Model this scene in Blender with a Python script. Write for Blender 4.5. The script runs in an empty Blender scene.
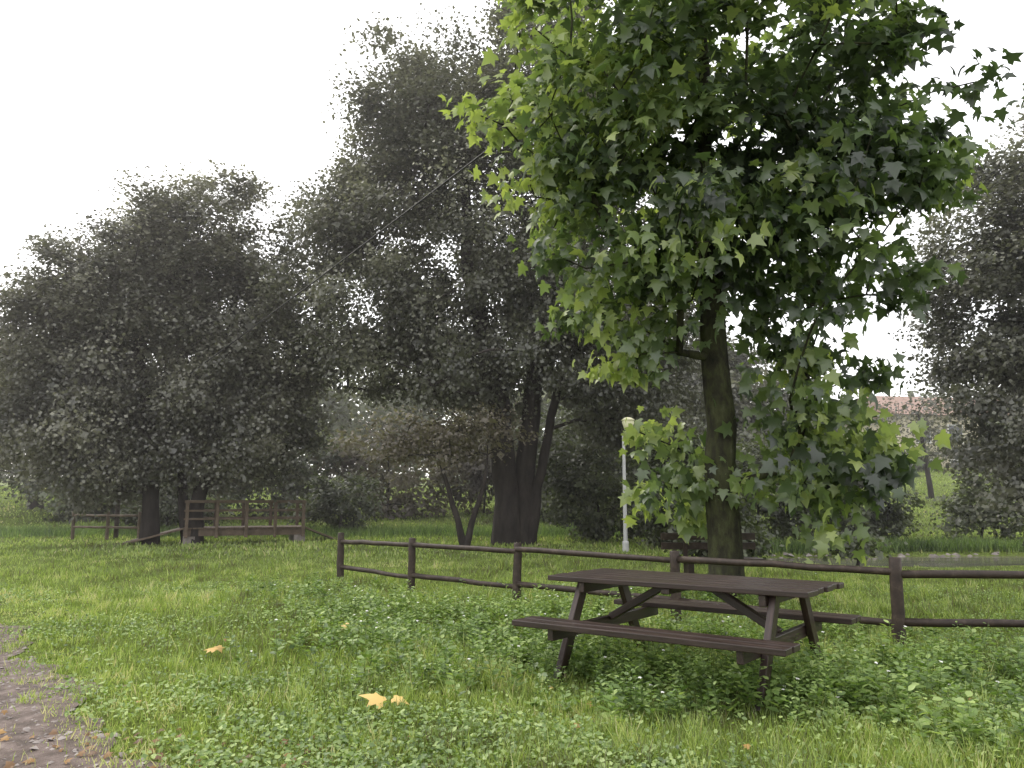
import bpy, math, numpy as np
from mathutils import Vector, Matrix
rng=np.random.default_rng(7)
C=bpy.context.scene.collection

# ---------------------------------------------------------------- helpers
def smooth(a,b,x):
    t=np.clip((x-a)/(b-a),0,1); return t*t*(3-2*t)
SY=24.6
def yc_(x): return SY+0.02*x+.35*np.sin(x*.5)
def GH(x,y):
    x=np.asarray(x,float); y=np.asarray(y,float)
    z=2.5*smooth(31,62,y)+0.03*np.sin(x*.9+1)*np.sin(y*.7)+0.02*np.sin(x*2.1+y*1.3)
    z=z+smooth(4,30,x)*smooth(36,60,y)*1.4+12*smooth(120,500,y)
    d=y-yc_(x)
    z=z-0.60*np.exp(-np.where(d<0,(d/3.2)**2,(d/2.2)**2))*smooth(6.0,8.5,x)
    return z
def pn(x,y,s=1.0,k=0):
    x=np.asarray(x)*s+k*3.7; y=np.asarray(y)*s-k*1.9
    return (np.sin(x*1.3+2*np.sin(y*.7+k))+np.sin(y*1.7+1.5*np.sin(x*.9))+np.sin((x+y)*2.3+k)*.6+np.sin((x*1.9-y*2.7))*.5)/3.1

def np_mesh(name,V,polys,mat=None,tone=None,smoothf=False):
    me=bpy.data.meshes.new(name)
    V=np.ascontiguousarray(V,dtype=np.float32)
    me.vertices.add(len(V)); me.vertices.foreach_set('co',V.ravel())
    loops=np.concatenate([p.ravel() for p in polys]).astype(np.int32)
    tot=np.concatenate([np.full(len(p),p.shape[1]) for p in polys]).astype(np.int32)
    st=np.concatenate([[0],np.cumsum(tot)[:-1]]).astype(np.int32)
    me.loops.add(len(loops)); me.loops.foreach_set('vertex_index',loops)
    me.polygons.add(len(tot)); me.polygons.foreach_set('loop_start',st)
    if smoothf: me.polygons.foreach_set('use_smooth',np.ones(len(tot),dtype=bool))
    me.update(calc_edges=True)
    if tone is not None:
        a=me.attributes.new('tone','FLOAT','POINT'); a.data.foreach_set('value',np.ascontiguousarray(tone,dtype=np.float32))
    if mat: me.materials.append(mat)
    ob=bpy.data.objects.new(name,me); C.objects.link(ob); return ob

def norm(v): return v/np.maximum(np.linalg.norm(v,axis=-1,keepdims=True),1e-9)

def scatter(T,polys,P,N,D,S):
    N=norm(N); D=D-N*np.sum(D*N,1,keepdims=True); D=norm(D); X=np.cross(D,N)
    S=np.asarray(S)
    if S.ndim==1: S=np.stack([S,S,S],1)
    k=len(T)
    V=P[:,None,:]+T[None,:,0,None]*(X*S[:,0:1])[:,None,:]+T[None,:,1,None]*(D*S[:,1:2])[:,None,:]+T[None,:,2,None]*(N*S[:,2:3])[:,None,:]
    out=[]
    off=(np.arange(len(P))*k)[:,None,None]
    for p in polys: out.append((off+p[None]).reshape(-1,p.shape[1]))
    return V.reshape(-1,3),out

def tubes(segs,sides=7):
    Vs=[];Q=[];o=0
    for pts,rad in segs:
        pts=np.asarray(pts,float);rad=np.asarray(rad,float)
        n=len(pts); tg=np.gradient(pts,axis=0); tg=norm(tg)
        ref=np.array([0,0,1.]) if abs(norm(pts[-1]-pts[0])[2])<.75 else np.array([1.,0.13,0])
        a=norm(np.cross(tg,ref[None])); b=np.cross(tg,a)
        th=np.linspace(0,2*np.pi,sides,endpoint=False)
        ring=pts[:,None,:]+rad[:,None,None]*(np.cos(th)[None,:,None]*a[:,None,:]+np.sin(th)[None,:,None]*b[:,None,:])
        Vs.append(ring.reshape(-1,3))
        i=np.arange(n-1)[:,None]*sides; j=np.arange(sides)[None]; j2=(j+1)%sides
        Q.append(np.stack([i+j,i+j2,i+sides+j2,i+sides+j],-1).reshape(-1,4)+o)
        o+=n*sides
    return np.concatenate(Vs),[np.concatenate(Q)]

# ---------------------------------------------------------------- materials
def newmat(name):
    m=bpy.data.materials.new(name); m.use_nodes=True; nt=m.node_tree
    for n in list(nt.nodes): nt.nodes.remove(n)
    out=nt.nodes.new('ShaderNodeOutputMaterial'); return m,nt,out
def ramp(nt,stops):
    r=nt.nodes.new('ShaderNodeValToRGB'); e=r.color_ramp.elements
    while len(e)<len(stops): e.new(.5)
    for i,(p,c) in enumerate(stops):
        e[i].position=p; e[i].color=(*c,1)
    return r
def leafmat(name,stops,transl=.35,rough=.45,spec=.06,nscale=.35,tcol=None):
    m,nt,out=newmat(name); L=nt.links
    at=nt.nodes.new('ShaderNodeAttribute'); at.attribute_name='tone'
    geo=nt.nodes.new('ShaderNodeNewGeometry')
    no=nt.nodes.new('ShaderNodeTexNoise'); no.inputs['Scale'].default_value=nscale; no.inputs['Detail'].default_value=1
    L.new(geo.outputs['Position'],no.inputs['Vector'])
    ma=nt.nodes.new('ShaderNodeMath'); ma.operation='MULTIPLY_ADD'; ma.inputs[1].default_value=.9; ma.inputs[2].default_value=-.45
    L.new(no.outputs['Fac'],ma.inputs[0])
    ad=nt.nodes.new('ShaderNodeMath'); ad.operation='ADD'; L.new(ma.outputs[0],ad.inputs[0]); L.new(at.outputs['Fac'],ad.inputs[1])
    r=ramp(nt,stops); L.new(ad.outputs[0],r.inputs['Fac'])
    p=nt.nodes.new('ShaderNodeBsdfDiffuse'); L.new(r.outputs[0],p.inputs['Color'])
    t=nt.nodes.new('ShaderNodeBsdfTranslucent')
    mul=nt.nodes.new('ShaderNodeMix'); mul.data_type='RGBA'; mul.blend_type='MULTIPLY'; mul.inputs[0].default_value=1
    L.new(r.outputs[0],mul.inputs[6]); mul.inputs[7].default_value=(*(tcol or (1.5,1.7,.7)),1)
    L.new(mul.outputs[2],t.inputs['Color'])
    mx=nt.nodes.new('ShaderNodeMixShader'); mx.inputs[0].default_value=transl
    L.new(p.outputs[0],mx.inputs[1]); L.new(t.outputs[0],mx.inputs[2])
    g=nt.nodes.new('ShaderNodeBsdfGlossy'); g.inputs['Roughness'].default_value=rough; g.inputs['Color'].default_value=(.9,.9,.9,1)
    m2=nt.nodes.new('ShaderNodeMixShader'); m2.inputs[0].default_value=spec
    L.new(mx.outputs[0],m2.inputs[1]); L.new(g.outputs[0],m2.inputs[2]); L.new(m2.outputs[0],out.inputs[0])
    return m
def surfmat(name,stops,scale=6,detail=6,rough=.8,spec=.3,bump=.4,bdist=.02,stretch=(1,1,1),coord='Object',rramp=None):
    m,nt,out=newmat(name); L=nt.links
    tc=nt.nodes.new('ShaderNodeTexCoord'); mp=nt.nodes.new('ShaderNodeMapping'); mp.inputs['Scale'].default_value=stretch
    L.new(tc.outputs[coord],mp.inputs['Vector'])
    no=nt.nodes.new('ShaderNodeTexNoise'); no.inputs['Scale'].default_value=scale; no.inputs['Detail'].default_value=detail; no.inputs['Roughness'].default_value=.65
    L.new(mp.outputs[0],no.inputs['Vector'])
    r=ramp(nt,stops); L.new(no.outputs['Fac'],r.inputs['Fac'])
    p=nt.nodes.new('ShaderNodeBsdfPrincipled'); p.inputs['Roughness'].default_value=rough; p.inputs['Specular IOR Level'].default_value=spec
    L.new(r.outputs[0],p.inputs['Base Color'])
    b=nt.nodes.new('ShaderNodeBump'); b.inputs['Strength'].default_value=bump; b.inputs['Distance'].default_value=bdist
    L.new(no.outputs['Fac'],b.inputs['Height']); L.new(b.outputs[0],p.inputs['Normal'])
    if rramp:
        rr=nt.nodes.new('ShaderNodeMapRange'); rr.inputs[3].default_value=rramp[0]; rr.inputs[4].default_value=rramp[1]
        L.new(no.outputs['Fac'],rr.inputs[0]); L.new(rr.outputs[0],p.inputs['Roughness'])
    L.new(p.outputs[0],out.inputs[0]); return m

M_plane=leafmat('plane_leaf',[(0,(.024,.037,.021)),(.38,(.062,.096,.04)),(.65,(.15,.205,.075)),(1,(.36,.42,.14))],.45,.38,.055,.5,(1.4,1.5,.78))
M_alder=leafmat('alder_leaf',[(0,(.048,.052,.036)),(.5,(.108,.112,.079)),(1,(.25,.25,.185))],.35,.4,.06,.45,(1.25,1.3,.9))  # greyed and paled: distance haze is put into the leaf colour
M_left=leafmat('willow_leaf',[(0,(.05,.052,.038)),(.5,(.115,.116,.085)),(1,(.25,.245,.185))],.35,.4,.06,.45,(1.25,1.3,.9))  # leaf colour greyed towards distance haze, as for the alder
M_red=leafmat('reddish_leaf',[(0,(.07,.058,.043)),(.5,(.13,.11,.08)),(1,(.20,.18,.12))],.3,.5,.05)
M_bush=leafmat('bush_leaf',[(0,(.035,.043,.025)),(.5,(.075,.088,.048)),(1,(.16,.185,.095))],.3,.5,.05)
M_far=leafmat('far_leaf',[(0,(.07,.08,.05)),(.5,(.12,.133,.082)),(1,(.21,.23,.13))],.3,.6,.03,.08)  # paler, greyer leaf colour carries part of the distance haze
M_grass=leafmat('grass_blade',[(0,(.12,.11,.04)),(.3,(.16,.225,.048)),(.6,(.28,.375,.08)),(.85,(.43,.51,.15)),(1,(.57,.53,.29))],.4,.5,.05,.5,(1.2,1.25,.75))
M_weed=leafmat('weed_leaf',[(0,(.055,.10,.025)),(.5,(.17,.26,.065)),(1,(.38,.48,.16))],.35,.5,.05,.6,(1.3,1.4,.7))
M_bark=surfmat('bark',[(.3,(.018,.015,.014)),(.6,(.045,.038,.034)),(.8,(.085,.075,.065))],5,8,.9,.2,.8,.05,(1,1,.3))
M_pbark=surfmat('plane_bark',[(.32,(.010,.009,.007)),(.46,(.027,.026,.016)),(.56,(.045,.048,.021)),(.68,(.065,.07,.036)),(.76,(.15,.14,.10))],6,10,.85,.2,1,.06,(1,1,.45))
M_wood=surfmat('wet_dark_wood',[(.25,(.015,.009,.007)),(.55,(.032,.019,.015)),(.8,(.085,.055,.045))],7,6,.35,.5,.35,.006,(.35,5,5),rramp=(.22,.6))
M_fence=surfmat('fence_wood',[(.25,(.015,.010,.007)),(.55,(.04,.027,.02)),(.8,(.10,.075,.055))],6,6,.6,.35,.5,.01,(1.5,1.5,1.5))
M_bridge=surfmat('bridge_wood',[(.25,(.06,.045,.03)),(.6,(.15,.11,.08)),(.8,(.26,.2,.15))],4,5,.7,.3,.4,.01)

# ---------------------------------------------------------------- ground
def axis(lo,hi,fine0,fine1,fs,cs):
    a=list(np.arange(fine0,fine1,fs)); x=fine0
    st=cs
    while x>lo: x-=st; st*=1.25; a.insert(0,x)
    x=fine1; st=cs
    while x<hi: a.append(x); x+=st; st*=1.25
    a.append(max(hi,a[-1]+10)); return np.array(a)
xs=axis(-700,700,-25,25,.5,.8); ys=axis(-60,900,0,70,.4,.8)
XX,YY=np.meshgrid(xs,ys); ZZ=GH(XX,YY)
V=np.stack([XX,YY,ZZ],-1).reshape(-1,3)
nx,ny=len(xs),len(ys)
i,j=np.meshgrid(np.arange(nx-1),np.arange(ny-1)); b=(j*nx+i).ravel()
F=np.stack([b,b+1,b+nx+1,b+nx],1)
mg,nt,out=newmat('grass_ground'); L=nt.links
geo=nt.nodes.new('ShaderNodeNewGeometry')
n1=nt.nodes.new('ShaderNodeTexNoise'); n1.inputs['Scale'].default_value=.45; n1.inputs['Detail'].default_value=5
n2=nt.nodes.new('ShaderNodeTexNoise'); n2.inputs['Scale'].default_value=9; n2.inputs['Detail'].default_value=8; n2.inputs['Roughness'].default_value=.75
L.new(geo.outputs['Position'],n1.inputs['Vector']); L.new(geo.outputs['Position'],n2.inputs['Vector'])
r1=ramp(nt,[(.3,(.13,.17,.045)),(.5,(.20,.28,.065)),(.7,(.27,.36,.09))]); L.new(n1.outputs['Fac'],r1.inputs[0])
r2=ramp(nt,[(.3,(.22,.19,.16)),(.5,(.6,.57,.5)),(.6,(1,.98,.93)),(.75,(1.3,1.25,1.1))]); L.new(n2.outputs['Fac'],r2.inputs[0])
mm=nt.nodes.new('ShaderNodeMix'); mm.data_type='RGBA'; mm.blend_type='MULTIPLY'; mm.inputs[0].default_value=1
L.new(r1.outputs[0],mm.inputs[6]); L.new(r2.outputs[0],mm.inputs[7])
p=nt.nodes.new('ShaderNodeBsdfPrincipled'); p.inputs['Roughness'].default_value=.95; p.inputs['Specular IOR Level'].default_value=.1
L.new(mm.outputs[2],p.inputs['Base Color'])
bp=nt.nodes.new('ShaderNodeBump'); bp.inputs['Distance'].default_value=.08; L.new(n2.outputs['Fac'],bp.inputs['Height']); L.new(bp.outputs[0],p.inputs['Normal'])
L.new(p.outputs[0],out.inputs[0])
np_mesh('ground',V,[F],mg,smoothf=True)

PX0=-2.35
def pathside(x,y):   # signed distance, positive = on path
    dx,dy=-3.15,4.0; l=math.hypot(dx,dy); dx/=l; dy/=l
    return -( (x-PX0)*dy-(y-4.9)*dx ) + .22*pn(x,y,1.6,1)+.14*pn(x,y,5,2)-.1
dirv=np.array([-3.15,4.0]);dirv/=np.linalg.norm(dirv); nrm=np.array([-dirv[1],dirv[0]])
ss=np.arange(-14,40,.12); ww=np.linspace(-.2,3.2,32)
P=np.zeros((len(ss),len(ww),3))
for a,s in enumerate(ss):
    e0=.12*math.sin(s*1.9)+.08*math.sin(s*4.7+1)+.05*math.sin(s*11)
    e1=.2*math.sin(s*.7+2)+.1*math.sin(s*3.1)
    w=-.2+e0+(3.4+e1-e0)*(ww+.2)/3.4
    c=np.array([PX0,4.9])+dirv*s
    xy=c[None]+nrm[None]*w[:,None]
    P[a,:,0]=xy[:,0]; P[a,:,1]=xy[:,1]; P[a,:,2]=GH(xy[:,0],xy[:,1])+.006+.014*pn(xy[:,0],xy[:,1],6)**2
n_,m_=len(ss),len(ww); i,j=np.meshgrid(np.arange(m_-1),np.arange(n_-1)); b=(j*m_+i).ravel()
M_dirt=surfmat('dirt',[(.3,(.04,.03,.023)),(.45,(.10,.072,.058)),(.58,(.17,.128,.11)),(.75,(.29,.235,.21))],6,14,.7,.35,1,.08,coord='Object')
np_mesh('dirt_path',P.reshape(-1,3),[np.stack([b,b+1,b+m_+1,b+m_],1)],M_dirt,smoothf=True)
N=5200; s=rng.uniform(-3,12,N); w=rng.uniform(-.2,3,N)
xy=np.array([PX0,4.9])+dirv*s[:,None]+nrm*w[:,None]
T=np.array([[1,0,0],[.3,.9,0],[-.8,.6,0],[-.9,-.5,0],[.2,-1,0],[0,0,.6]],float)
pf=np.array([[0,1,5],[1,2,5],[2,3,5],[3,4,5],[4,0,5]])
V,F=scatter(T,[pf],np.column_stack([xy,GH(xy[:,0],xy[:,1])+.008]),np.tile([0,0,1.],(N,1))+rng.normal(0,.2,(N,3)),rng.normal(0,1,(N,3)),rng.uniform(.005,.02,N)*rng.choice([1,1,1,1.8],N))
M_st=surfmat('stone',[(.3,(.12,.10,.09)),(.7,(.34,.3,.28))],3,3,.7)
np_mesh('path_stones',V,F,M_st)

# ---------------------------------------------------------------- stream
M_water,nt,out=newmat('water'); p=nt.nodes.new('ShaderNodeBsdfPrincipled'); p.inputs['Base Color'].default_value=(.15,.135,.115,1); p.inputs['Roughness'].default_value=.12
no=nt.nodes.new('ShaderNodeTexNoise'); no.inputs['Scale'].default_value=2.5; no.inputs['Detail'].default_value=4; bb=nt.nodes.new('ShaderNodeBump'); bb.inputs['Strength'].default_value=1; bb.inputs['Distance'].default_value=.15
nt.links.new(no.outputs['Fac'],bb.inputs['Height']); nt.links.new(bb.outputs[0],p.inputs['Normal']); nt.links.new(p.outputs[0],out.inputs[0])
WZ=-.30
X=np.linspace(6.8,90,160); yc=yc_(X)
V=np.concatenate([np.column_stack([X,yc-3.4,np.full(160,WZ)]),np.column_stack([X,yc+2.6,np.full(160,WZ)])])
b=np.arange(159); np_mesh('stream',V,[np.stack([b,b+1,b+161,b+160],1)],M_water)
N=110; bx_=rng.uniform(7.5,26,N); by_=yc_(bx_)+rng.normal(2.0,.2,N)
V,F=scatter(T,[pf],np.column_stack([bx_,by_,GH(bx_,by_)-.03]),np.tile([0,0,1.],(N,1))+rng.normal(0,.2,(N,3)),rng.normal(0,1,(N,3)),rng.uniform(.05,.2,N))
np_mesh('bank_stones',V,F,M_st)

# ---------------------------------------------------------------- grass blades
blade=np.array([[-.5,0,0],[.5,0,0],[-.38,.55,.06],[.38,.55,.06],[0,1,.25]],float)
bf=[np.array([[0,1,3,2]]),np.array([[2,3,4]])]
def grass(name,N,y0,y1,hs,ws,xw=.70,xo=1.2,tuft=0):
    y=y0*(y1/y0)**rng.random(N); x=rng.uniform(-1,1,N)*(xw*y+xo)
    if tuft:
        m=N//tuft; ty=y0*(y1/y0)**rng.random(m); tx=rng.uniform(-1,1,m)*(xw*ty+xo); q=rng.integers(0,m,N)
        x=tx[q]+rng.normal(0,.035,N)*(1+.05*ty[q]); y=ty[q]+rng.normal(0,.035,N)*(1+.05*ty[q]); hq=rng.uniform(.7,1.5,m)[q]; tq=rng.normal(0,.18,m)[q]
    else: hq=1;tq=0
    ps=pathside(x,y); keep=(ps<0)|(rng.random(N)<.08*(ps<.5))
    mud=np.exp(-(((x+1.7)/.8)**2+((y-4.95)/.45)**2))+.6*np.exp(-(((x+2.9)/1.0)**2+((y-6.0)/.35)**2)); keep&=rng.random(N)>mud*.85
    thin=smooth(-1.6,0,ps); keep&=rng.random(N)>thin*.5
    g=GH(x,y); keep&=~((x>6.8)&(np.abs(y-yc_(x))<4)&(g<WZ+.03))
    x=x[keep];y=y[keep];n=len(x)
    if tuft: hq=hq[keep];tq=tq[keep]
    pt=pn(x,y,.8,3)+.5*pn(x,y,3.1,4); h=rng.uniform(.45,1.35,n)*hs*(1+.45*pt)*(1-.55*thin[keep])*hq
    h*=np.where((x>6)&(y>17)&(y<24),.4,1)
    wdt=ws*(.5+.10*y)*rng.uniform(.7,1.3,n)
    up=np.column_stack([rng.normal(0,.4,n),rng.normal(0,.4,n),np.ones(n)])
    nn=np.column_stack([rng.normal(0,1,n),rng.normal(0,1,n),np.zeros(n)])
    V,F=scatter(blade,bf,np.column_stack([x,y,GH(x,y)-.003]),nn,up,np.column_stack([wdt,h,h]))
    tone=np.clip(.45+.2*pn(x,y,.5,5)+.18*pn(x,y,2.5,6)+rng.normal(0,.18,n)+(rng.random(n)<.06)*.4+.25*thin[keep]+tq,0,1)
    return np_mesh(name,V,F,M_grass,np.repeat(tone,5))
grass('grass',220000,4.0,24,.06,.0062)
grass('grass_tufts',100000,4.0,20,.12,.0062,tuft=28)
grass('far_grass',65000,22,62,.12,.014)

ov=np.array([[0,0,0],[-.32,.35,.05],[.32,.35,.05],[-.28,.7,.0],[.28,.7,.0],[0,1.05,-.12]],float)
ovf=[np.array([[0,2,4,5]]),np.array([[0,5,3,1]])]
N=110000; y=4.0*(15/4.0)**rng.random(N); x=rng.uniform(-1,1,N)*(.7*y+1)
dens=.10+.90*smooth(-.25,.5,pn(x,y,.9,8)+.4*pn(x,y,4,2)); k=(rng.random(N)<dens)&(pathside(x,y)<-.25)
x=x[k];y=y[k];n=len(x)
V1,F1=scatter(ov,ovf,np.column_stack([x,y,GH(x,y)+rng.uniform(.02,.10,n)]),np.column_stack([rng.normal(0,.45,n),rng.normal(0,.45,n)-.15,np.ones(n)]),rng.normal(0,1,(n,3)),rng.uniform(.016,.045,n))
np_mesh('clover',V1,F1,M_weed,np.repeat(np.clip(rng.normal(.55,.25,n),0,1),6))
cent=[(-2.2,11.8,1.1,.9,150),(-1.1,10.6,1.2,1.0,200),(0.2,9.3,1.1,1.0,230),(0.9,10.8,1.0,.5,110),(.2,8.0,.7,.6,130),(1.2,7.4,.7,.6,170),(2.0,6.7,.7,.5,200),(2.7,6.3,.8,.5,160),(3.6,7.4,.9,.6,140),(4.6,6.9,1.0,.5,140),(-3.5,13.5,.9,.8,60),(5.6,7.6,.9,.7,90),(1.9,8.9,1.,.4,110),(3.4,9.2,1,.3,60),(-1.6,8.6,.8,.7,90),(2.7,12.6,1.6,.7,180),(4.8,5.5,.5,.3,60),(.9,6.2,.6,.3,60),(3.2,5.2,.5,.25,45),(-.6,7.0,.8,.5,70)]
PX=[];PS=[];PN=[];PD=[];stem=[];fl=[]
for cx,cy,sx,sy,nn in cent:
    for q in range(nn):
        x0=rng.normal(cx,sx*.6);y0=rng.normal(cy,sy*.6)
        hh=rng.uniform(.08,.30)*rng.choice([1,1,1,1.5]); lean=rng.normal(0,.15,2); g=float(GH(x0,y0))
        pts=[np.array([x0+lean[0]*t*hh,y0+lean[1]*t*hh,g+hh*t]) for t in (0,.5,1)]
        stem.append((pts,[.003,.0025,.0015]))
        if rng.random()<.04: fl.append(pts[2]+[0,0,.01])
        nl=int(6+hh*34); ls=rng.uniform(.5,1.3)
        for l in range(nl):
            t=(.25+.75*l/nl); a=l*2.4+rng.uniform(-.4,.4); d=np.array([math.cos(a),math.sin(a),rng.uniform(-.2,.5)])
            PX.append(pts[0]+(pts[2]-pts[0])*t+d*.012); PD.append(d); PN.append([-d[0]*.4+rng.normal(0,.25),-d[1]*.4+rng.normal(0,.25),1]); PS.append(ls*rng.uniform(.045,.085)*(1.15-.45*t))
PX=np.array(PX);n=len(PX)
V1,F1=scatter(ov,ovf,PX,np.array(PN),np.array(PD),np.array(PS))
V2,F2=tubes(stem,3); F2=[f+len(V1) for f in F2]
np_mesh('weeds',np.concatenate([V1,V2]),F1+F2,M_weed,np.concatenate([np.repeat(np.clip(rng.normal(.48,.22,n),0,1),6),np.full(len(V2),.3)]))
M_flw=surfmat('white_petal',[(.3,(.6,.6,.55)),(.7,(.75,.75,.72))],5,2,.6)
fl=np.array(fl);n=len(fl);fl=np.repeat(fl,5,0);n5=len(fl);aa=np.tile(np.arange(5)*1.257,n)
V,F=scatter(ov,ovf,fl,np.tile([0,-.3,1.],(n5,1))+rng.normal(0,.15,(n5,3)),np.column_stack([np.cos(aa),np.sin(aa),np.full(n5,.2)]),np.full(n5,.016))
np_mesh('wildflowers',V,F,M_flw)
N=26000
xs_=rng.uniform(-24,30,N); k=(xs_>6)
xs_=np.where(k,xs_,rng.uniform(-22,8,N)); ysb=np.where(k,yc_(xs_)+2.3+np.abs(rng.normal(0,.6,N)),34.5+rng.normal(0,.8,N))
n=N;h=rng.uniform(.15,.45,n)
V,F=scatter(blade,bf,np.column_stack([xs_,ysb,GH(xs_,ysb)]),np.column_stack([rng.normal(0,1,n),rng.normal(0,1,n),np.zeros(n)]),np.column_stack([rng.normal(0,.3,n),rng.normal(0,.3,n),np.ones(n)]),np.column_stack([np.full(n,.03),h,h]))
np_mesh('bank_grass',V,F,M_weed,np.repeat(np.clip(rng.normal(.3,.2,n),0,1),5))

# ---------------------------------------------------------------- trees
dia=np.array([[0,0,0],[-.45,.5,.06],[.45,.5,.06],[0,1,-.08]],float); diaf=[np.array([[0,2,3,1]])]
h1=[(0,0),(.26,-.1),(.52,.02),(.34,.2),(.62,.48),(.28,.5),(.2,.66),(0,1.05)]
outl=h1+[(-a,b_) for a,b_ in h1[-2:0:-1]]
pl=np.array([[0,.3,.04]]+[[a,b_,-.32*(a*a+(b_-.3)**2)] for a,b_ in outl],float)
k_=len(outl); plf=[np.array([[0,1+q,1+(q+1)%k_] for q in range(k_)])]

def sample_env(envs,n,shell=2.2):
    vol=np.array([e[1][0]*e[1][1]*e[1][2] for e in envs])**.8; w=(vol/vol.sum())
    idx=rng.choice(len(envs),n,p=w); d=norm(rng.normal(0,1,(n,3))); r=rng.random(n)**(1/shell)
    c=np.array([e[0] for e in envs])[idx]; rd=np.array([e[1] for e in envs])[idx]
    return c+d*rd*r[:,None]

def tree(name,trunks,envs,nclump,lpc,crad,lsize,lmat,bmat,tmpl=dia,tf=diaf,shell=2.6,tipr=.012,expo=.46,droop=.0,tone_mu=.45,zmin=.6,updir=.3,step=.7,excl=None,big_in=.15,sig=.47,lit_tone=0,ntilt=.55):
    nodes=[];par=[];minr=[]
    for (pts,rads) in trunks:
        pts=np.array(pts,float); prev=-1
        for s in range(len(pts)-1):
            m=max(2,int(np.linalg.norm(pts[s+1]-pts[s])/.5))
            for t in np.arange(m)/m if s<len(pts)-2 else np.append(np.arange(m)/m,1.):
                pp=pts[s]*(1-t)+pts[s+1]*t
                if len(nodes) and prev>=0: pp=pp+np.append(rng.normal(0,.02,2),0)
                nodes.append(pp);par.append(prev);minr.append(rads[s]*(1-t)+rads[s+1]*t);prev=len(nodes)-1
    T=sample_env(envs,nclump,shell); T=T[T[:,2]>zmin]
    if excl is not None: T=T[~excl(T)]
    base=np.array(trunks[0][0][0]); T=T[np.argsort(np.linalg.norm(T-(base+[0,0,2]),axis=1))]
    for t in T:
        A=np.array(nodes); dv=t-A; d=np.linalg.norm(dv,axis=1)
        cost=d+np.maximum(0,-dv[:,2])*1.2+ (A[:,2]<1.2)*3
        q=int(np.argmin(cost)); a=A[q]; L_=np.linalg.norm(t-a); m=max(1,int(L_/step)); prev=q
        mid=np.array([0,0,updir*L_])+rng.normal(0,.10,3)*L_
        for s in range(1,m+1):
            f=s/m; pp=a*(1-f)+t*f+mid*f*(1-f)
            nodes.append(pp);par.append(prev);minr.append(0);prev=len(nodes)-1
    nn=len(nodes); w=np.zeros(nn); child=np.zeros(nn,int); mr=np.array(minr)
    for q in range(nn-1,-1,-1):
        if child[q]==0: w[q]+=1
        if par[q]>=0: w[par[q]]+=w[q]; child[par[q]]+=1
    r=np.where(mr>0,mr,tipr*w**expo); A=np.array(nodes)
    for q in range(nn):
        if par[q]>=0: r[q]=min(r[q],r[par[q]]*.98)
    kids=[[] for _ in range(nn)]
    for q in range(nn):
        if par[q]>=0: kids[par[q]].append(q)
    segs=[];stack=[(q,-1) for q in range(nn) if par[q]<0]
    while stack:
        q,pr=stack.pop(); ch=[q]
        while kids[ch[-1]]:
            ks=kids[ch[-1]]; best=max(ks,key=lambda z:(mr[z]>0,w[z]))
            for z in ks:
                if z!=best: stack.append((z,ch[-1]))
            ch.append(best)
        pts=[A[z] for z in ch]; rr=[r[z] for z in ch]
        if pr>=0: pts=[A[pr]]+pts; rr=[min(r[pr],rr[0]*1.25)]+rr
        if len(pts)>1: segs.append((pts,rr))
    big=[s for s in segs if s[1][0]>.06]; sm=[s for s in segs if s[1][0]<=.06]
    root=bpy.data.objects.new(name,None); C.objects.link(root)
    if big: Vb,Fb=tubes(big,12); o=np_mesh('trunk_and_limbs',Vb,Fb,bmat,smoothf=True); o.parent=root
    if sm: Vs,Fs=tubes(sm,4); o=np_mesh('twigs',Vs,Fs,bmat); o.parent=root
    n=len(T)*lpc; ci=np.repeat(np.arange(len(T)),lpc)
    cs=crad*rng.uniform(.6,1.35,len(T)); ax=np.column_stack([rng.uniform(.8,1.25,(len(T),2)),rng.uniform(.5,.85,len(T))])
    g=rng.normal(0,sig,(n,3)); g/=np.maximum(1,np.linalg.norm(g,axis=1,keepdims=True)/1.3)
    off=g*ax[ci]*cs[ci][:,None]; P=T[ci]+off
    k=(P[:,2]>zmin*.6)&(rng.random(n)<(rng.uniform(.45,1,len(T)))[ci])
    if excl is not None: k&=~excl(P)
    P=P[k];ci=ci[k];off=off[k];n=len(P)
    cen=np.mean(T,0); rel=P-cen; outw=norm(rel); rad=np.linalg.norm(rel/np.std(T,0),axis=1)
    N_=np.column_stack([rng.normal(0,ntilt,n),rng.normal(0,ntilt,n),np.full(n,.6)])+outw*.35
    D=norm(off+1e-3)+rng.normal(0,.5,(n,3)); D[:,2]-=droop
    S=lsize*rng.uniform(.6,1.3,n)
    inner=(np.linalg.norm(g[k],axis=1)<.45)&(rng.random(n)<big_in); S=np.where(inner,S*2.2,S)
    Vl,Fl=scatter(tmpl,tf,P,N_,D,S)
    tone=np.clip(tone_mu+rng.normal(0,.17,len(T))[ci]+rng.normal(0,.12,n)+lit_tone*(-outw[:,0]*.5+.4*(rad-1.7)),0,1)  # last term paints the sunlit left and outer leaves paler
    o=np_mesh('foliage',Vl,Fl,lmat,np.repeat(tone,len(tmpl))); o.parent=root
    return root

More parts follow.
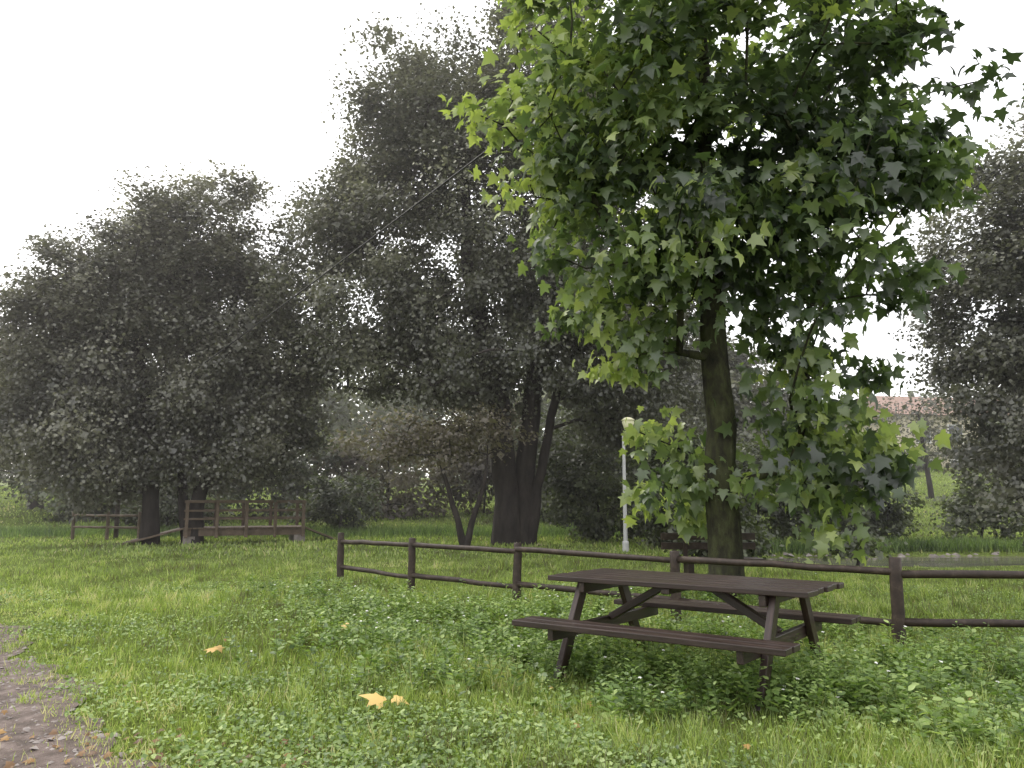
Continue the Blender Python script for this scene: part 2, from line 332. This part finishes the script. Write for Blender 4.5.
# plane tree
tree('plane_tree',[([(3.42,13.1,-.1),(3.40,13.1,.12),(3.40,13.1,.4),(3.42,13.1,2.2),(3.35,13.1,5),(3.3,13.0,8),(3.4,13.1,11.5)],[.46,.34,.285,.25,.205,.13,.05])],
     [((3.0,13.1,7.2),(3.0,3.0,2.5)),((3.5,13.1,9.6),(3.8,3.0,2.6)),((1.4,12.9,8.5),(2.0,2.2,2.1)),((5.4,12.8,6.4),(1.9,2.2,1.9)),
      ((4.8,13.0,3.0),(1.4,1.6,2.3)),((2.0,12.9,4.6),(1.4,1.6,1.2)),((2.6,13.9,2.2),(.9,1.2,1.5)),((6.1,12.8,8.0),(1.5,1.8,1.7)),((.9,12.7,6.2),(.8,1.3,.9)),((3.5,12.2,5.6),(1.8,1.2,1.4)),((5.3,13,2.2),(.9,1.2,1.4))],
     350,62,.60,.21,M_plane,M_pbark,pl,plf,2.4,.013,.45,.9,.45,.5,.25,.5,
     excl=lambda P:((P[:,0]<2.05)&(P[:,2]<3.5)),big_in=0,lit_tone=.36,ntilt=.75)

tree('alder_tree',[([(-.15,28.3,-.1),(-.15,28.3,1.5),(-.5,28.3,5),(-1.6,28.2,10),(-1.8,28.2,15)],[.62,.45,.4,.25,.1]),
                   ([(.35,28.4,-.1),(.4,28.4,1.5),(.7,28.5,5),(1.3,28.4,10),(1.2,28.4,16)],[.5,.38,.33,.22,.1]),
                   ([(.6,28.2,-.1),(.9,28.2,2),(1.6,28.0,5.5),(3.0,28,8)],[.25,.18,.14,.08])],
     [((-2.6,28.3,12.6),(4.9,4.5,5.6)),((.8,28.3,15.5),(5.0,4.3,5.2)),((-5.0,28,8.3),(3.6,3.5,3.2)),((3.4,28,9.0),(4.6,4,4.2)),((-1,27.5,6.9),(5.2,3.5,2.6)),((-3.8,28,15.4),(2.9,2.4,3.6)),((4.5,28,5.2),(3,2.5,2.2)),((-5.4,28,12),(2.2,2.2,2.4))],
     600,500,1.0,.13,M_alder,M_bark,shell=2.3,tipr=.014,expo=.47,zmin=3.2,big_in=.2)
tree('willow_tree',[([(-11.35,29,-.1),(-11.3,29,1.2),(-10.9,29,3.5),(-10.5,29,7),(-10.2,29,10)],[.36,.26,.22,.15,.07]),([(-11.6,29.1,0),(-11.9,29.1,2),(-12.3,29.1,6)],[.22,.17,.1])],
     [((-10.3,29,8.4),(3.1,3,5.1)),((-8.4,28.6,6.5),(1.9,2.2,3.2)),((-11.8,29,9.4),(2.4,2.6,4.7)),((-10.4,28.7,4.0),(3.4,2.4,2.2))],
     290,460,.9,.125,M_left,M_bark,zmin=1.7,big_in=.2)
tree('willow_tree',[([(-12.75,28.6,-.1),(-12.75,28.6,1.2),(-12.9,28.6,3.5),(-13.6,28.6,7),(-14,28.6,10)],[.38,.29,.25,.17,.07])],
     [((-14.6,28.6,8.0),(3.0,3,4.5)),((-16.8,28.6,6.8),(2.3,2.5,4.6)),((-15,28.2,3.7),(3.8,2.4,2.1)),((-13.2,28.6,9.6),(2.1,2.3,3.6))],
     300,460,.9,.125,M_left,M_bark,zmin=1.6,big_in=.2)
tree('willow_tree',[([(-26.5,45,.3),(-26.5,45,2),(-26,45,5),(-26,45,9)],[.45,.36,.28,.12])],
     [((-25.5,45,8.3),(4,3.5,5)),((-29,44.5,6.5),(4,3.5,4.5)),((-22,45,7.5),(3,3,4.5))],150,280,1.2,.24,M_left,M_bark,zmin=2.6)
tree('hawthorn_tree',[([(-1.5,26,-.05),(-1.75,26,.9),(-2.1,26,2.0),(-2.4,26,3)],[.14,.10,.07,.04]),([(-1.5,26,-.05),(-1.3,26,.8),(-.95,26,1.9),(-.8,26,3)],[.13,.10,.07,.03])],
     [((-1.9,26,3.5),(2.3,1.8,1.3)),((-3.2,26,3.3),(1.5,1.3,.9))],48,120,.6,.11,M_red,M_bark,zmin=1.8,step=.4,tone_mu=.4)
tree('alder_tree',[([(16.9,22,-.3),(16.7,22.2,2),(16.2,22.6,6),(16,23,11)],[.4,.3,.22,.08]),([(17.6,23,-.1),(17.2,23,2.5),(16.7,23,6)],[.22,.17,.08])],
     [((15.8,24,8.2),(3.1,3,4.2)),((17.4,24,10),(2.8,2.6,3.8)),((15.2,23.6,4.4),(2.7,2.6,2.6)),((15.8,22.6,1.9),(2.4,2.0,2.0))],
     290,340,.9,.13,M_alder,M_bark,zmin=.3,big_in=.2)
tree('alder_tree',[([(12.5,44,.5),(12.5,44,3),(12.2,44,7)],[.4,.3,.12])],[((11.2,44,6.4),(5.5,3.5,3.8)),((7,43,6.4),(4,3,3.6))],130,260,1.2,.24,M_alder,M_bark,zmin=2)
tree('alder_tree',[([(23.9,46,1.6),(23.7,46,4),(23.5,46,6.5)],[.16,.12,.05])],[((23.8,46,5.9),(2.8,1.6,2.0))],36,100,.9,.17,M_left,M_bark,zmin=3.4)

def shrub(name,x,y,rx,ry,h,ncl,lpc,ls,mat,cr=.6):
    g=float(GH(x,y))
    return tree(name,[([(x,y,g-.05),(x+.1,y,g+h*.25),(x,y+.1,g+h*.6)],[.06,.05,.03])],[((x,y,g+h*.45),(rx,ry,h*.55))],ncl,lpc,cr,ls,mat,M_bark,zmin=g+.05 if g>.2 else .12,step=.4,tone_mu=.45,big_in=.3)
for (x,y,rx,ry,h,ncl) in [(9.2,30.5,3.2,1.6,4.4,90),(5.9,25.5,1.2,1.2,3.0,42),(5.4,26.5,1.8,1.3,3.8,55),(3.2,31,2.6,1.5,4.8,80),(5.2,20.5,1.0,1.0,2.2,26),(12.8,30.6,2.3,1.4,3.6,66),(20,31,3,2,5,60),(14.4,20.4,1.3,.8,1.6,34),(6.5,29,2,1.5,3.4,45),(17.6,30.5,1.2,1.2,2.0,22),(-7.6,35.5,2.0,1.2,2.6,36),(-15.2,35.5,2.4,1.3,2.6,42),(9.0,21.4,.7,.5,.8,12)]:
    shrub('bush',x,y,rx,ry,h,ncl,170,.14,M_bush)
for (x,y,rx,ry,h,ncl) in [(-6.5,42,3.8,1.8,5.4,60),(-1.5,43,3.8,1.8,6.2,70),(3,40,3.4,2,6.4,80),(-17,40,3.6,1.8,5.0,60),(-12,42,3.7,2,5.4,60),(8,38,3,2,5.4,60),(27,57,4,1.5,1.6,40),(35,56,4,2,3.4,50),(-22,41,3,2,3.6,50)]:
    shrub('bush',x,y,rx,ry,h,ncl,160,.2,M_red if x in(-6.5,-1.5) else M_bush,.95)

cl=[]
for x0 in np.arange(-80,100,2.8):
    y0=rng.uniform(64,80); h=rng.uniform(10,14.5) if x0<22 else rng.uniform(5.5,8.5)
    if 22<x0<46: y0=rng.uniform(84,92)
    g=float(GH(x0,y0)); m=38
    d=norm(rng.normal(0,1,(m,3)))*rng.random((m,1))**.4
    cl.append(np.array([x0,y0,g+h*.48])+d*[3.6,3,h*.54])
cl=np.concatenate(cl); cl=cl[cl[:,2]>GH(cl[:,0],cl[:,1])]; lp=50; P=np.repeat(cl,lp,0)+rng.normal(0,.7,(len(cl)*lp,3)); n=len(P)
V,F=scatter(dia,diaf,P,rng.normal(0,.7,(n,3))+[0,0,.6],rng.normal(0,1,(n,3)),rng.uniform(.35,.7,n))
np_mesh('distant_trees',V,F,M_far,np.repeat(np.clip(np.repeat(rng.normal(.45,.15,len(cl)),lp)+rng.normal(0,.12,n),0,1),4))

# ---------------------------------------------------------------- wooden objects
def beam(name,p0,p1,w,h,mat,parent=None,bev=.006,up=(0,0,1)):
    p0=Vector(p0);p1=Vector(p1);d=(p1-p0);L_=d.length;d.normalize();u=Vector(up)
    if abs(d.dot(u))>.98:u=Vector((0,1,0))
    s=d.cross(u).normalized();u=s.cross(d).normalized()
    me=bpy.data.meshes.new(name);R=Matrix((d,s,u)).transposed()
    vs=[(a*L_/2,b_*w/2,c*h/2) for a in(-1,1) for b_ in(-1,1) for c in(-1,1)]
    me.from_pydata(vs,[],[(0,1,3,2),(4,6,7,5),(0,4,5,1),(2,3,7,6),(0,2,6,4),(1,5,7,3)]);me.update()
    ob=bpy.data.objects.new(name,me);C.objects.link(ob);me.materials.append(mat)
    ob.matrix_local=Matrix.Translation((p0+p1)/2)@R.to_4x4()
    if parent: ob.parent=parent
    if bev: m=ob.modifiers.new('b','BEVEL');m.width=bev;m.segments=2
    return ob
def log(name,p0,p1,r0,r1,mat,parent=None,sides=12,wob=.004,n=7,cap=True):
    p0=np.array(p0,float);p1=np.array(p1,float)
    pts=np.array([p0+(p1-p0)*t for t in np.linspace(0,1,n)]); pts[1:-1]+=rng.normal(0,wob,(n-2,3))
    rr=np.linspace(r0,r1,n)*(1+rng.normal(0,.03,n))
    dd=norm(p1-p0)
    if cap:
        pts=np.concatenate([[p0],[p0+dd*.001],pts[1:-1],[p1-dd*.012],[p1]]); rr=np.concatenate([[.0005],[rr[0]],rr[1:-1],[rr[-1]],[rr[-1]*.82]])
        pts=np.concatenate([pts,[p1+dd*.002]]);rr=np.append(rr,.0005)
    V,F=tubes([(pts,rr)],sides); o=np_mesh(name,V,F,mat,smoothf=True)
    if parent: o.parent=parent
    return o

# picnic table
T_=bpy.data.objects.new('picnic_table',None);C.objects.link(T_)
Lh=1.06
for q in range(6):
    yy=-.375+q*.15
    beam('top_plank_%d'%q,(-Lh+rng.uniform(-.012,.012),yy,.745),(Lh+rng.uniform(-.012,.012),yy,.745+rng.uniform(-.005,.005)),.128,.042,M_wood,T_)
for sgn in(-1,1):
    for q in range(2):
        yy=sgn*(.70+q*.15)
        beam('seat_plank',(-Lh+rng.uniform(-.01,.01),yy,.43),(Lh+rng.uniform(-.01,.01),yy,.43),.130,.045,M_wood,T_)
    xf=sgn*.74
    beam('seat_bearer',(xf,-.86,.36),(xf,.86,.36),.05,.095,M_wood,T_)
    beam('top_bearer',(xf,-.42,.682),(xf,.42,.682),.05,.084,M_wood,T_)
    for s2 in(-1,1):
        beam('leg',(xf+sgn*.052,s2*.30,.715),(xf+sgn*.052,s2*.68,-.03),.05,.10,M_wood,T_,up=(0,1,.5))
    beam('brace',(xf-sgn*.03,0,.40),(sgn*.18,0,.715),.07,.06,M_wood,T_)
beam('centre_cleat',(0,-.42,.70),(0,.42,.70),.07,.044,M_wood,T_)
T_.location=(1.61,7.46,.0);T_.rotation_euler=(0,0,math.radians(-36.5));T_.scale=(1.14,1.18,1.10)

# rail fence
Fn=bpy.data.objects.new('rail_fence',None);C.objects.link(Fn)
posts=[(-3.24,15.47),(-1.72,13.9),(.07,12.5),(2.15,10.75),(4.08,8.72),(6.75,8.55),(9.4,8.3)]
for (x,y) in posts:
    log('post',(x,y,-.2),(x+rng.normal(0,.015),y+rng.normal(0,.015),.93+rng.normal(0,.015)),.07,.062,M_fence,Fn,14)
for a,b_ in zip(posts[:-1],posts[1:]):
    a=np.array(a);b_=np.array(b_)
    for z in(.78,.27):
        o1=rng.normal(0,.015);o2=rng.normal(0,.015)
        log('rail',(*a,z+o1),(*b_,z+o2),.044,.038,M_fence,Fn,12,wob=.005)
Fs=bpy.data.objects.new('timber_bench',None);C.objects.link(Fs)
for x in(4.05,4.9): beam('support',(x,15.2,0),(x,15.2,.42),.12,.3,M_fence,Fs)
for yy in(15.08,15.26,15.44): beam('slat',(3.6,yy,.45),(5.4,yy,.45),.15,.05,M_fence,Fs)
for z in(.68,.86): beam('back_slat',(3.6,15.56,z),(5.4,15.56,z),.05,.13,M_fence,Fs)
for x in(4.05,4.9): beam('back_support',(x,15.51,.0),(x,15.51,.94),.08,.05,M_fence,Fs)
Fs.location=(-.75,0,0)

# footbridge
B=bpy.data.objects.new('footbridge',None);C.objects.link(B)
x0,x1=-1.9,2.3
for yy in(-.7,.7): beam('girder',(x0,yy,.28),(x1,yy,.28),.14,.24,M_bridge,B)
for q in range(27):
    xx=x0+.07+q*(x1-x0-.14)/26; beam('deck_plank',(xx,-.85,.43),(xx,.85,.43),.14,.05,M_bridge,B,0)
for yy in(-.86,.86):
    for xx in np.linspace(x0+.1,x1-.1,5): beam('rail_post',(xx,yy*1.055,.1),(xx,yy*1.055,1.4),.11,.11,M_bridge,B,.008)
    for z,h in((1.37,.10),(1.05,.07),(.76,.07)): beam('hand_rail',(x0,yy*.975,z),(x1,yy*.975,z),.05,h,M_bridge,B,.005)
for xx in(x0+.2,x1-.2): beam('abutment',(xx,-.8,-.3),(xx,.8,-.3),.4,.9,M_st,B)
beam('ramp',(x1,0,.42),(x1+1.3,0,-.1),1.7,.06,M_bridge,B); beam('ramp',(x0-2.0,0,-.1),(x0,0,.42),1.7,.06,M_bridge,B)
B.location=(-10.1,30.0,.12);B.rotation_euler=(0,0,math.radians(22))
F2=bpy.data.objects.new('rail_fence',None);C.objects.link(F2)
pp=[(-14.2,30.9),(-15.6,31.3),(-17.2,31.8)]
for (x,y) in pp: log('post',(x,y,-.2),(x,y,1.1),.07,.065,M_bridge,F2)
for a,b_ in zip(pp[:-1],pp[1:]):
    for z in(.95,.5): log('rail',(*a,z),(*b_,z),.045,.045,M_bridge,F2)

# lamp post
def simple(name,col,rough=.5):
    return surfmat(name,[(.3,tuple(c*.9 for c in col)),(.7,col)],5,3,rough,.4,.05,.002)
M_met=simple('galvanised_paint',(.5,.5,.5),.45); M_glass=simple('lamp_glass',(.9,.87,.6),.3)
Lp=bpy.data.objects.new('street_lamp',None);C.objects.link(Lp)
lx,ly=3.35,24.0
log('pole',(lx,ly,-.2),(lx,ly,3.5),.065,.042,M_met,Lp,14,0)
log('base_collar',(lx,ly,0),(lx,ly,.35),.10,.09,M_met,Lp,14,0)
log('arm',(lx,ly,3.42),(lx+.12,ly-.05,3.65),.03,.03,M_met,Lp,10,0)
V,F=tubes([([(lx+.14,ly-.05,3.6),(lx+.14,ly-.05,3.64),(lx+.14,ly-.05,3.85),(lx+.14,ly-.05,3.9)],[.01,.12,.18,.17])],16); o=np_mesh('lantern',V,F,M_glass,smoothf=True);o.parent=Lp
V,F=tubes([([(lx+.14,ly-.05,3.9),(lx+.14,ly-.05,3.92),(lx+.14,ly-.05,4.0),(lx+.14,ly-.05,4.02)],[.17,.22,.10,.001])],16); o=np_mesh('lantern_cap',V,F,M_glass,smoothf=True);o.parent=Lp

# overhead wire
W=bpy.data.objects.new('overhead_line',None);C.objects.link(W)
w0=np.array([-8.6,24.6,6.55]);w1=np.array([6.2,9.0,11.0]); ts=np.linspace(0,1,60)
pts=np.array([w0+(w1-w0)*t+np.array([0,0,-.3*t*(1-t)]) for t in ts])
M_cab=simple('black_cable',(.015,.015,.015),.6)
V,F=tubes([(pts,np.full(60,.02))],6); o=np_mesh('cable',V,F,M_cab);o.parent=W
wf=np.array([-15.5,31.8,4.6]); pts=np.array([wf+(w0-wf)*t for t in np.append(ts[::6],1)])
V,F=tubes([(pts,np.full(len(pts),.02))],6); o=np_mesh('cable_far_span',V,F,M_cab);o.parent=W
wn=np.array([14.5,.25,13.4]); pts=np.array([w1+(wn-w1)*t for t in np.append(ts[::6],1)])
V,F=tubes([(pts,np.full(len(pts),.02))],6); o=np_mesh('cable_near_span',V,F,M_cab);o.parent=W
log('utility_pole',(14.5,.25,-.2),(14.5,.25,13.6),.15,.09,M_fence,W)
log('utility_pole',(-15.5,31.8,-.2),(-15.5,31.8,4.8),.09,.07,M_fence,W)

# house
H_=bpy.data.objects.new('village_house',None);C.objects.link(H_)
M_wall=surfmat('render_wall',[(.3,(.48,.43,.31)),(.7,(.60,.54,.41))],2,4,.9,.2,.1); M_roof=surfmat('roof_tile',[(.3,(.26,.17,.14)),(.7,(.38,.26,.21))],3,5,.85,.2,.6,.1,(6,1,1)); M_win=simple('window_dark',(.07,.08,.09),.2); M_tr=simple('white_trim',(.75,.75,.72),.5)
def box(name,c,s,mat,par,bev=0):
    return beam(name,(c[0]-s[0]/2,c[1],c[2]),(c[0]+s[0]/2,c[1],c[2]),s[1],s[2],mat,par,bev)
box('walls',(0,0,2.4),(12,8,6),M_wall,H_)
me=bpy.data.meshes.new('roof');me.from_pydata([(-6.5,-4.6,5.3),(6.5,-4.6,5.3),(6.5,4.6,5.3),(-6.5,4.6,5.3),(-6.5,0,7.3),(6.5,0,7.3)],[],[(0,1,5,4),(2,3,4,5),(0,4,3),(1,2,5),(0,3,2,1)]);me.materials.append(M_roof)
o=bpy.data.objects.new('roof',me);C.objects.link(o);o.parent=H_
for xx in(-4.2,-1.4,1.4,4.2):
    for zz in(1.2,3.9):
        box('window_frame',(xx,-4.02,zz),(1.3,.08,1.5),M_tr,H_);box('window',(xx,-4.06,zz),(1.1,.06,1.3),M_win,H_)
box('door',(0,-4.05,.5),(1.1,.1,2.2),M_win,H_); box('chimney',(3.5,1,7.4),(.8,.8,1.6),M_wall,H_)
H_.location=(35.0,66,2.7);H_.rotation_euler=(0,0,math.radians(10))

# fallen leaves
Ly=leafmat('fallen_leaf',[(0,(.10,.05,.025)),(.5,(.30,.17,.05)),(1,(.66,.47,.17))],.1,.5,.04,2)
fx=[(-.94,6.1),(-2.9,8.1),(-1.9,9.5),(-2.95,8.3),(-.87,6.16)]+[(rng.uniform(-4,-.3),rng.uniform(4.7,5.6)) for _ in range(110)]+[(rng.uniform(-5,5),rng.uniform(5,12)) for _ in range(16)]
fx=np.array(fx);n=len(fx)
sz=np.concatenate([[.18,.12,.10,.10,.12],rng.uniform(.03,.06,110),rng.uniform(.03,.06,16)]);zz=GH(fx[:,0],fx[:,1])+np.concatenate([[.11,.11,.11,.11,.12],np.full(110,.02),np.full(16,.06)])
V,F=scatter(pl,plf,np.column_stack([fx,zz]),np.column_stack([rng.normal(0,.3,n),rng.normal(0,.3,n)-.35,np.ones(n)]),rng.normal(0,1,(n,3)),sz)
tn=np.concatenate([[1,.85,.75,.8,.9],rng.uniform(0,.4,110),rng.uniform(.1,.7,16)])
np_mesh('fallen_leaves',V,F,Ly,np.repeat(tn,len(pl)))

# added haze : homogeneous scatter volume laying a pale veil over the trees
mh,nt,out=newmat('haze_veil'); vs=nt.nodes.new('ShaderNodeVolumeScatter'); vs.inputs['Color'].default_value=(1,.965,.97,1); vs.inputs['Density'].default_value=.0023; vs.inputs['Anisotropy'].default_value=.55
nt.links.new(vs.outputs[0],out.inputs['Volume'])
me=bpy.data.meshes.new('haze_veil');bx=[(a,b_,c) for a in(-70,80) for b_ in(10.5,110) for c in(-3,32)]
me.from_pydata(bx,[],[(0,1,3,2),(4,6,7,5),(0,4,5,1),(2,3,7,6),(0,2,6,4),(1,5,7,3)]);me.materials.append(mh)
o=bpy.data.objects.new('haze_veil',me);C.objects.link(o)

# ---------------------------------------------------------------- light, world, camera
sd=Vector((-.55,.5,.80)).normalized()
s=bpy.data.lights.new('sun','SUN');s.energy=1.5;s.angle=math.radians(14);s.color=(1,.97,.92)
so=bpy.data.objects.new('sun',s);C.objects.link(so);so.rotation_euler=sd.to_track_quat('Z','Y').to_euler()
w=bpy.data.worlds.new('World');bpy.context.scene.world=w;w.use_nodes=True;nt=w.node_tree
for n_ in list(nt.nodes):nt.nodes.remove(n_)
out=nt.nodes.new('ShaderNodeOutputWorld');sky=nt.nodes.new('ShaderNodeTexSky');sky.sky_type='NISHITA';sky.sun_disc=False
sky.sun_elevation=math.asin(sd.z);sky.sun_rotation=math.atan2(sd.x,sd.y);sky.air_density=1;sky.dust_density=4
b1=nt.nodes.new('ShaderNodeBackground');b1.inputs[1].default_value=.06;nt.links.new(sky.outputs[0],b1.inputs[0])
b2=nt.nodes.new('ShaderNodeBackground');b2.inputs[0].default_value=(1,.98,.965,1);b2.inputs[1].default_value=1.75
ad=nt.nodes.new('ShaderNodeAddShader');nt.links.new(b1.outputs[0],ad.inputs[0]);nt.links.new(b2.outputs[0],ad.inputs[1]);nt.links.new(ad.outputs[0],out.inputs[0])
cam=bpy.data.cameras.new('camera');cam.lens=28.1;cam.sensor_width=36;cam.clip_end=3000
co=bpy.data.objects.new('camera',cam);C.objects.link(co);co.location=(0,0,1.55);co.rotation_euler=(math.radians(98.25),0,0)
bpy.context.scene.camera=co
bpy.context.scene.view_settings.view_transform='Standard';bpy.context.scene.view_settings.look='None'
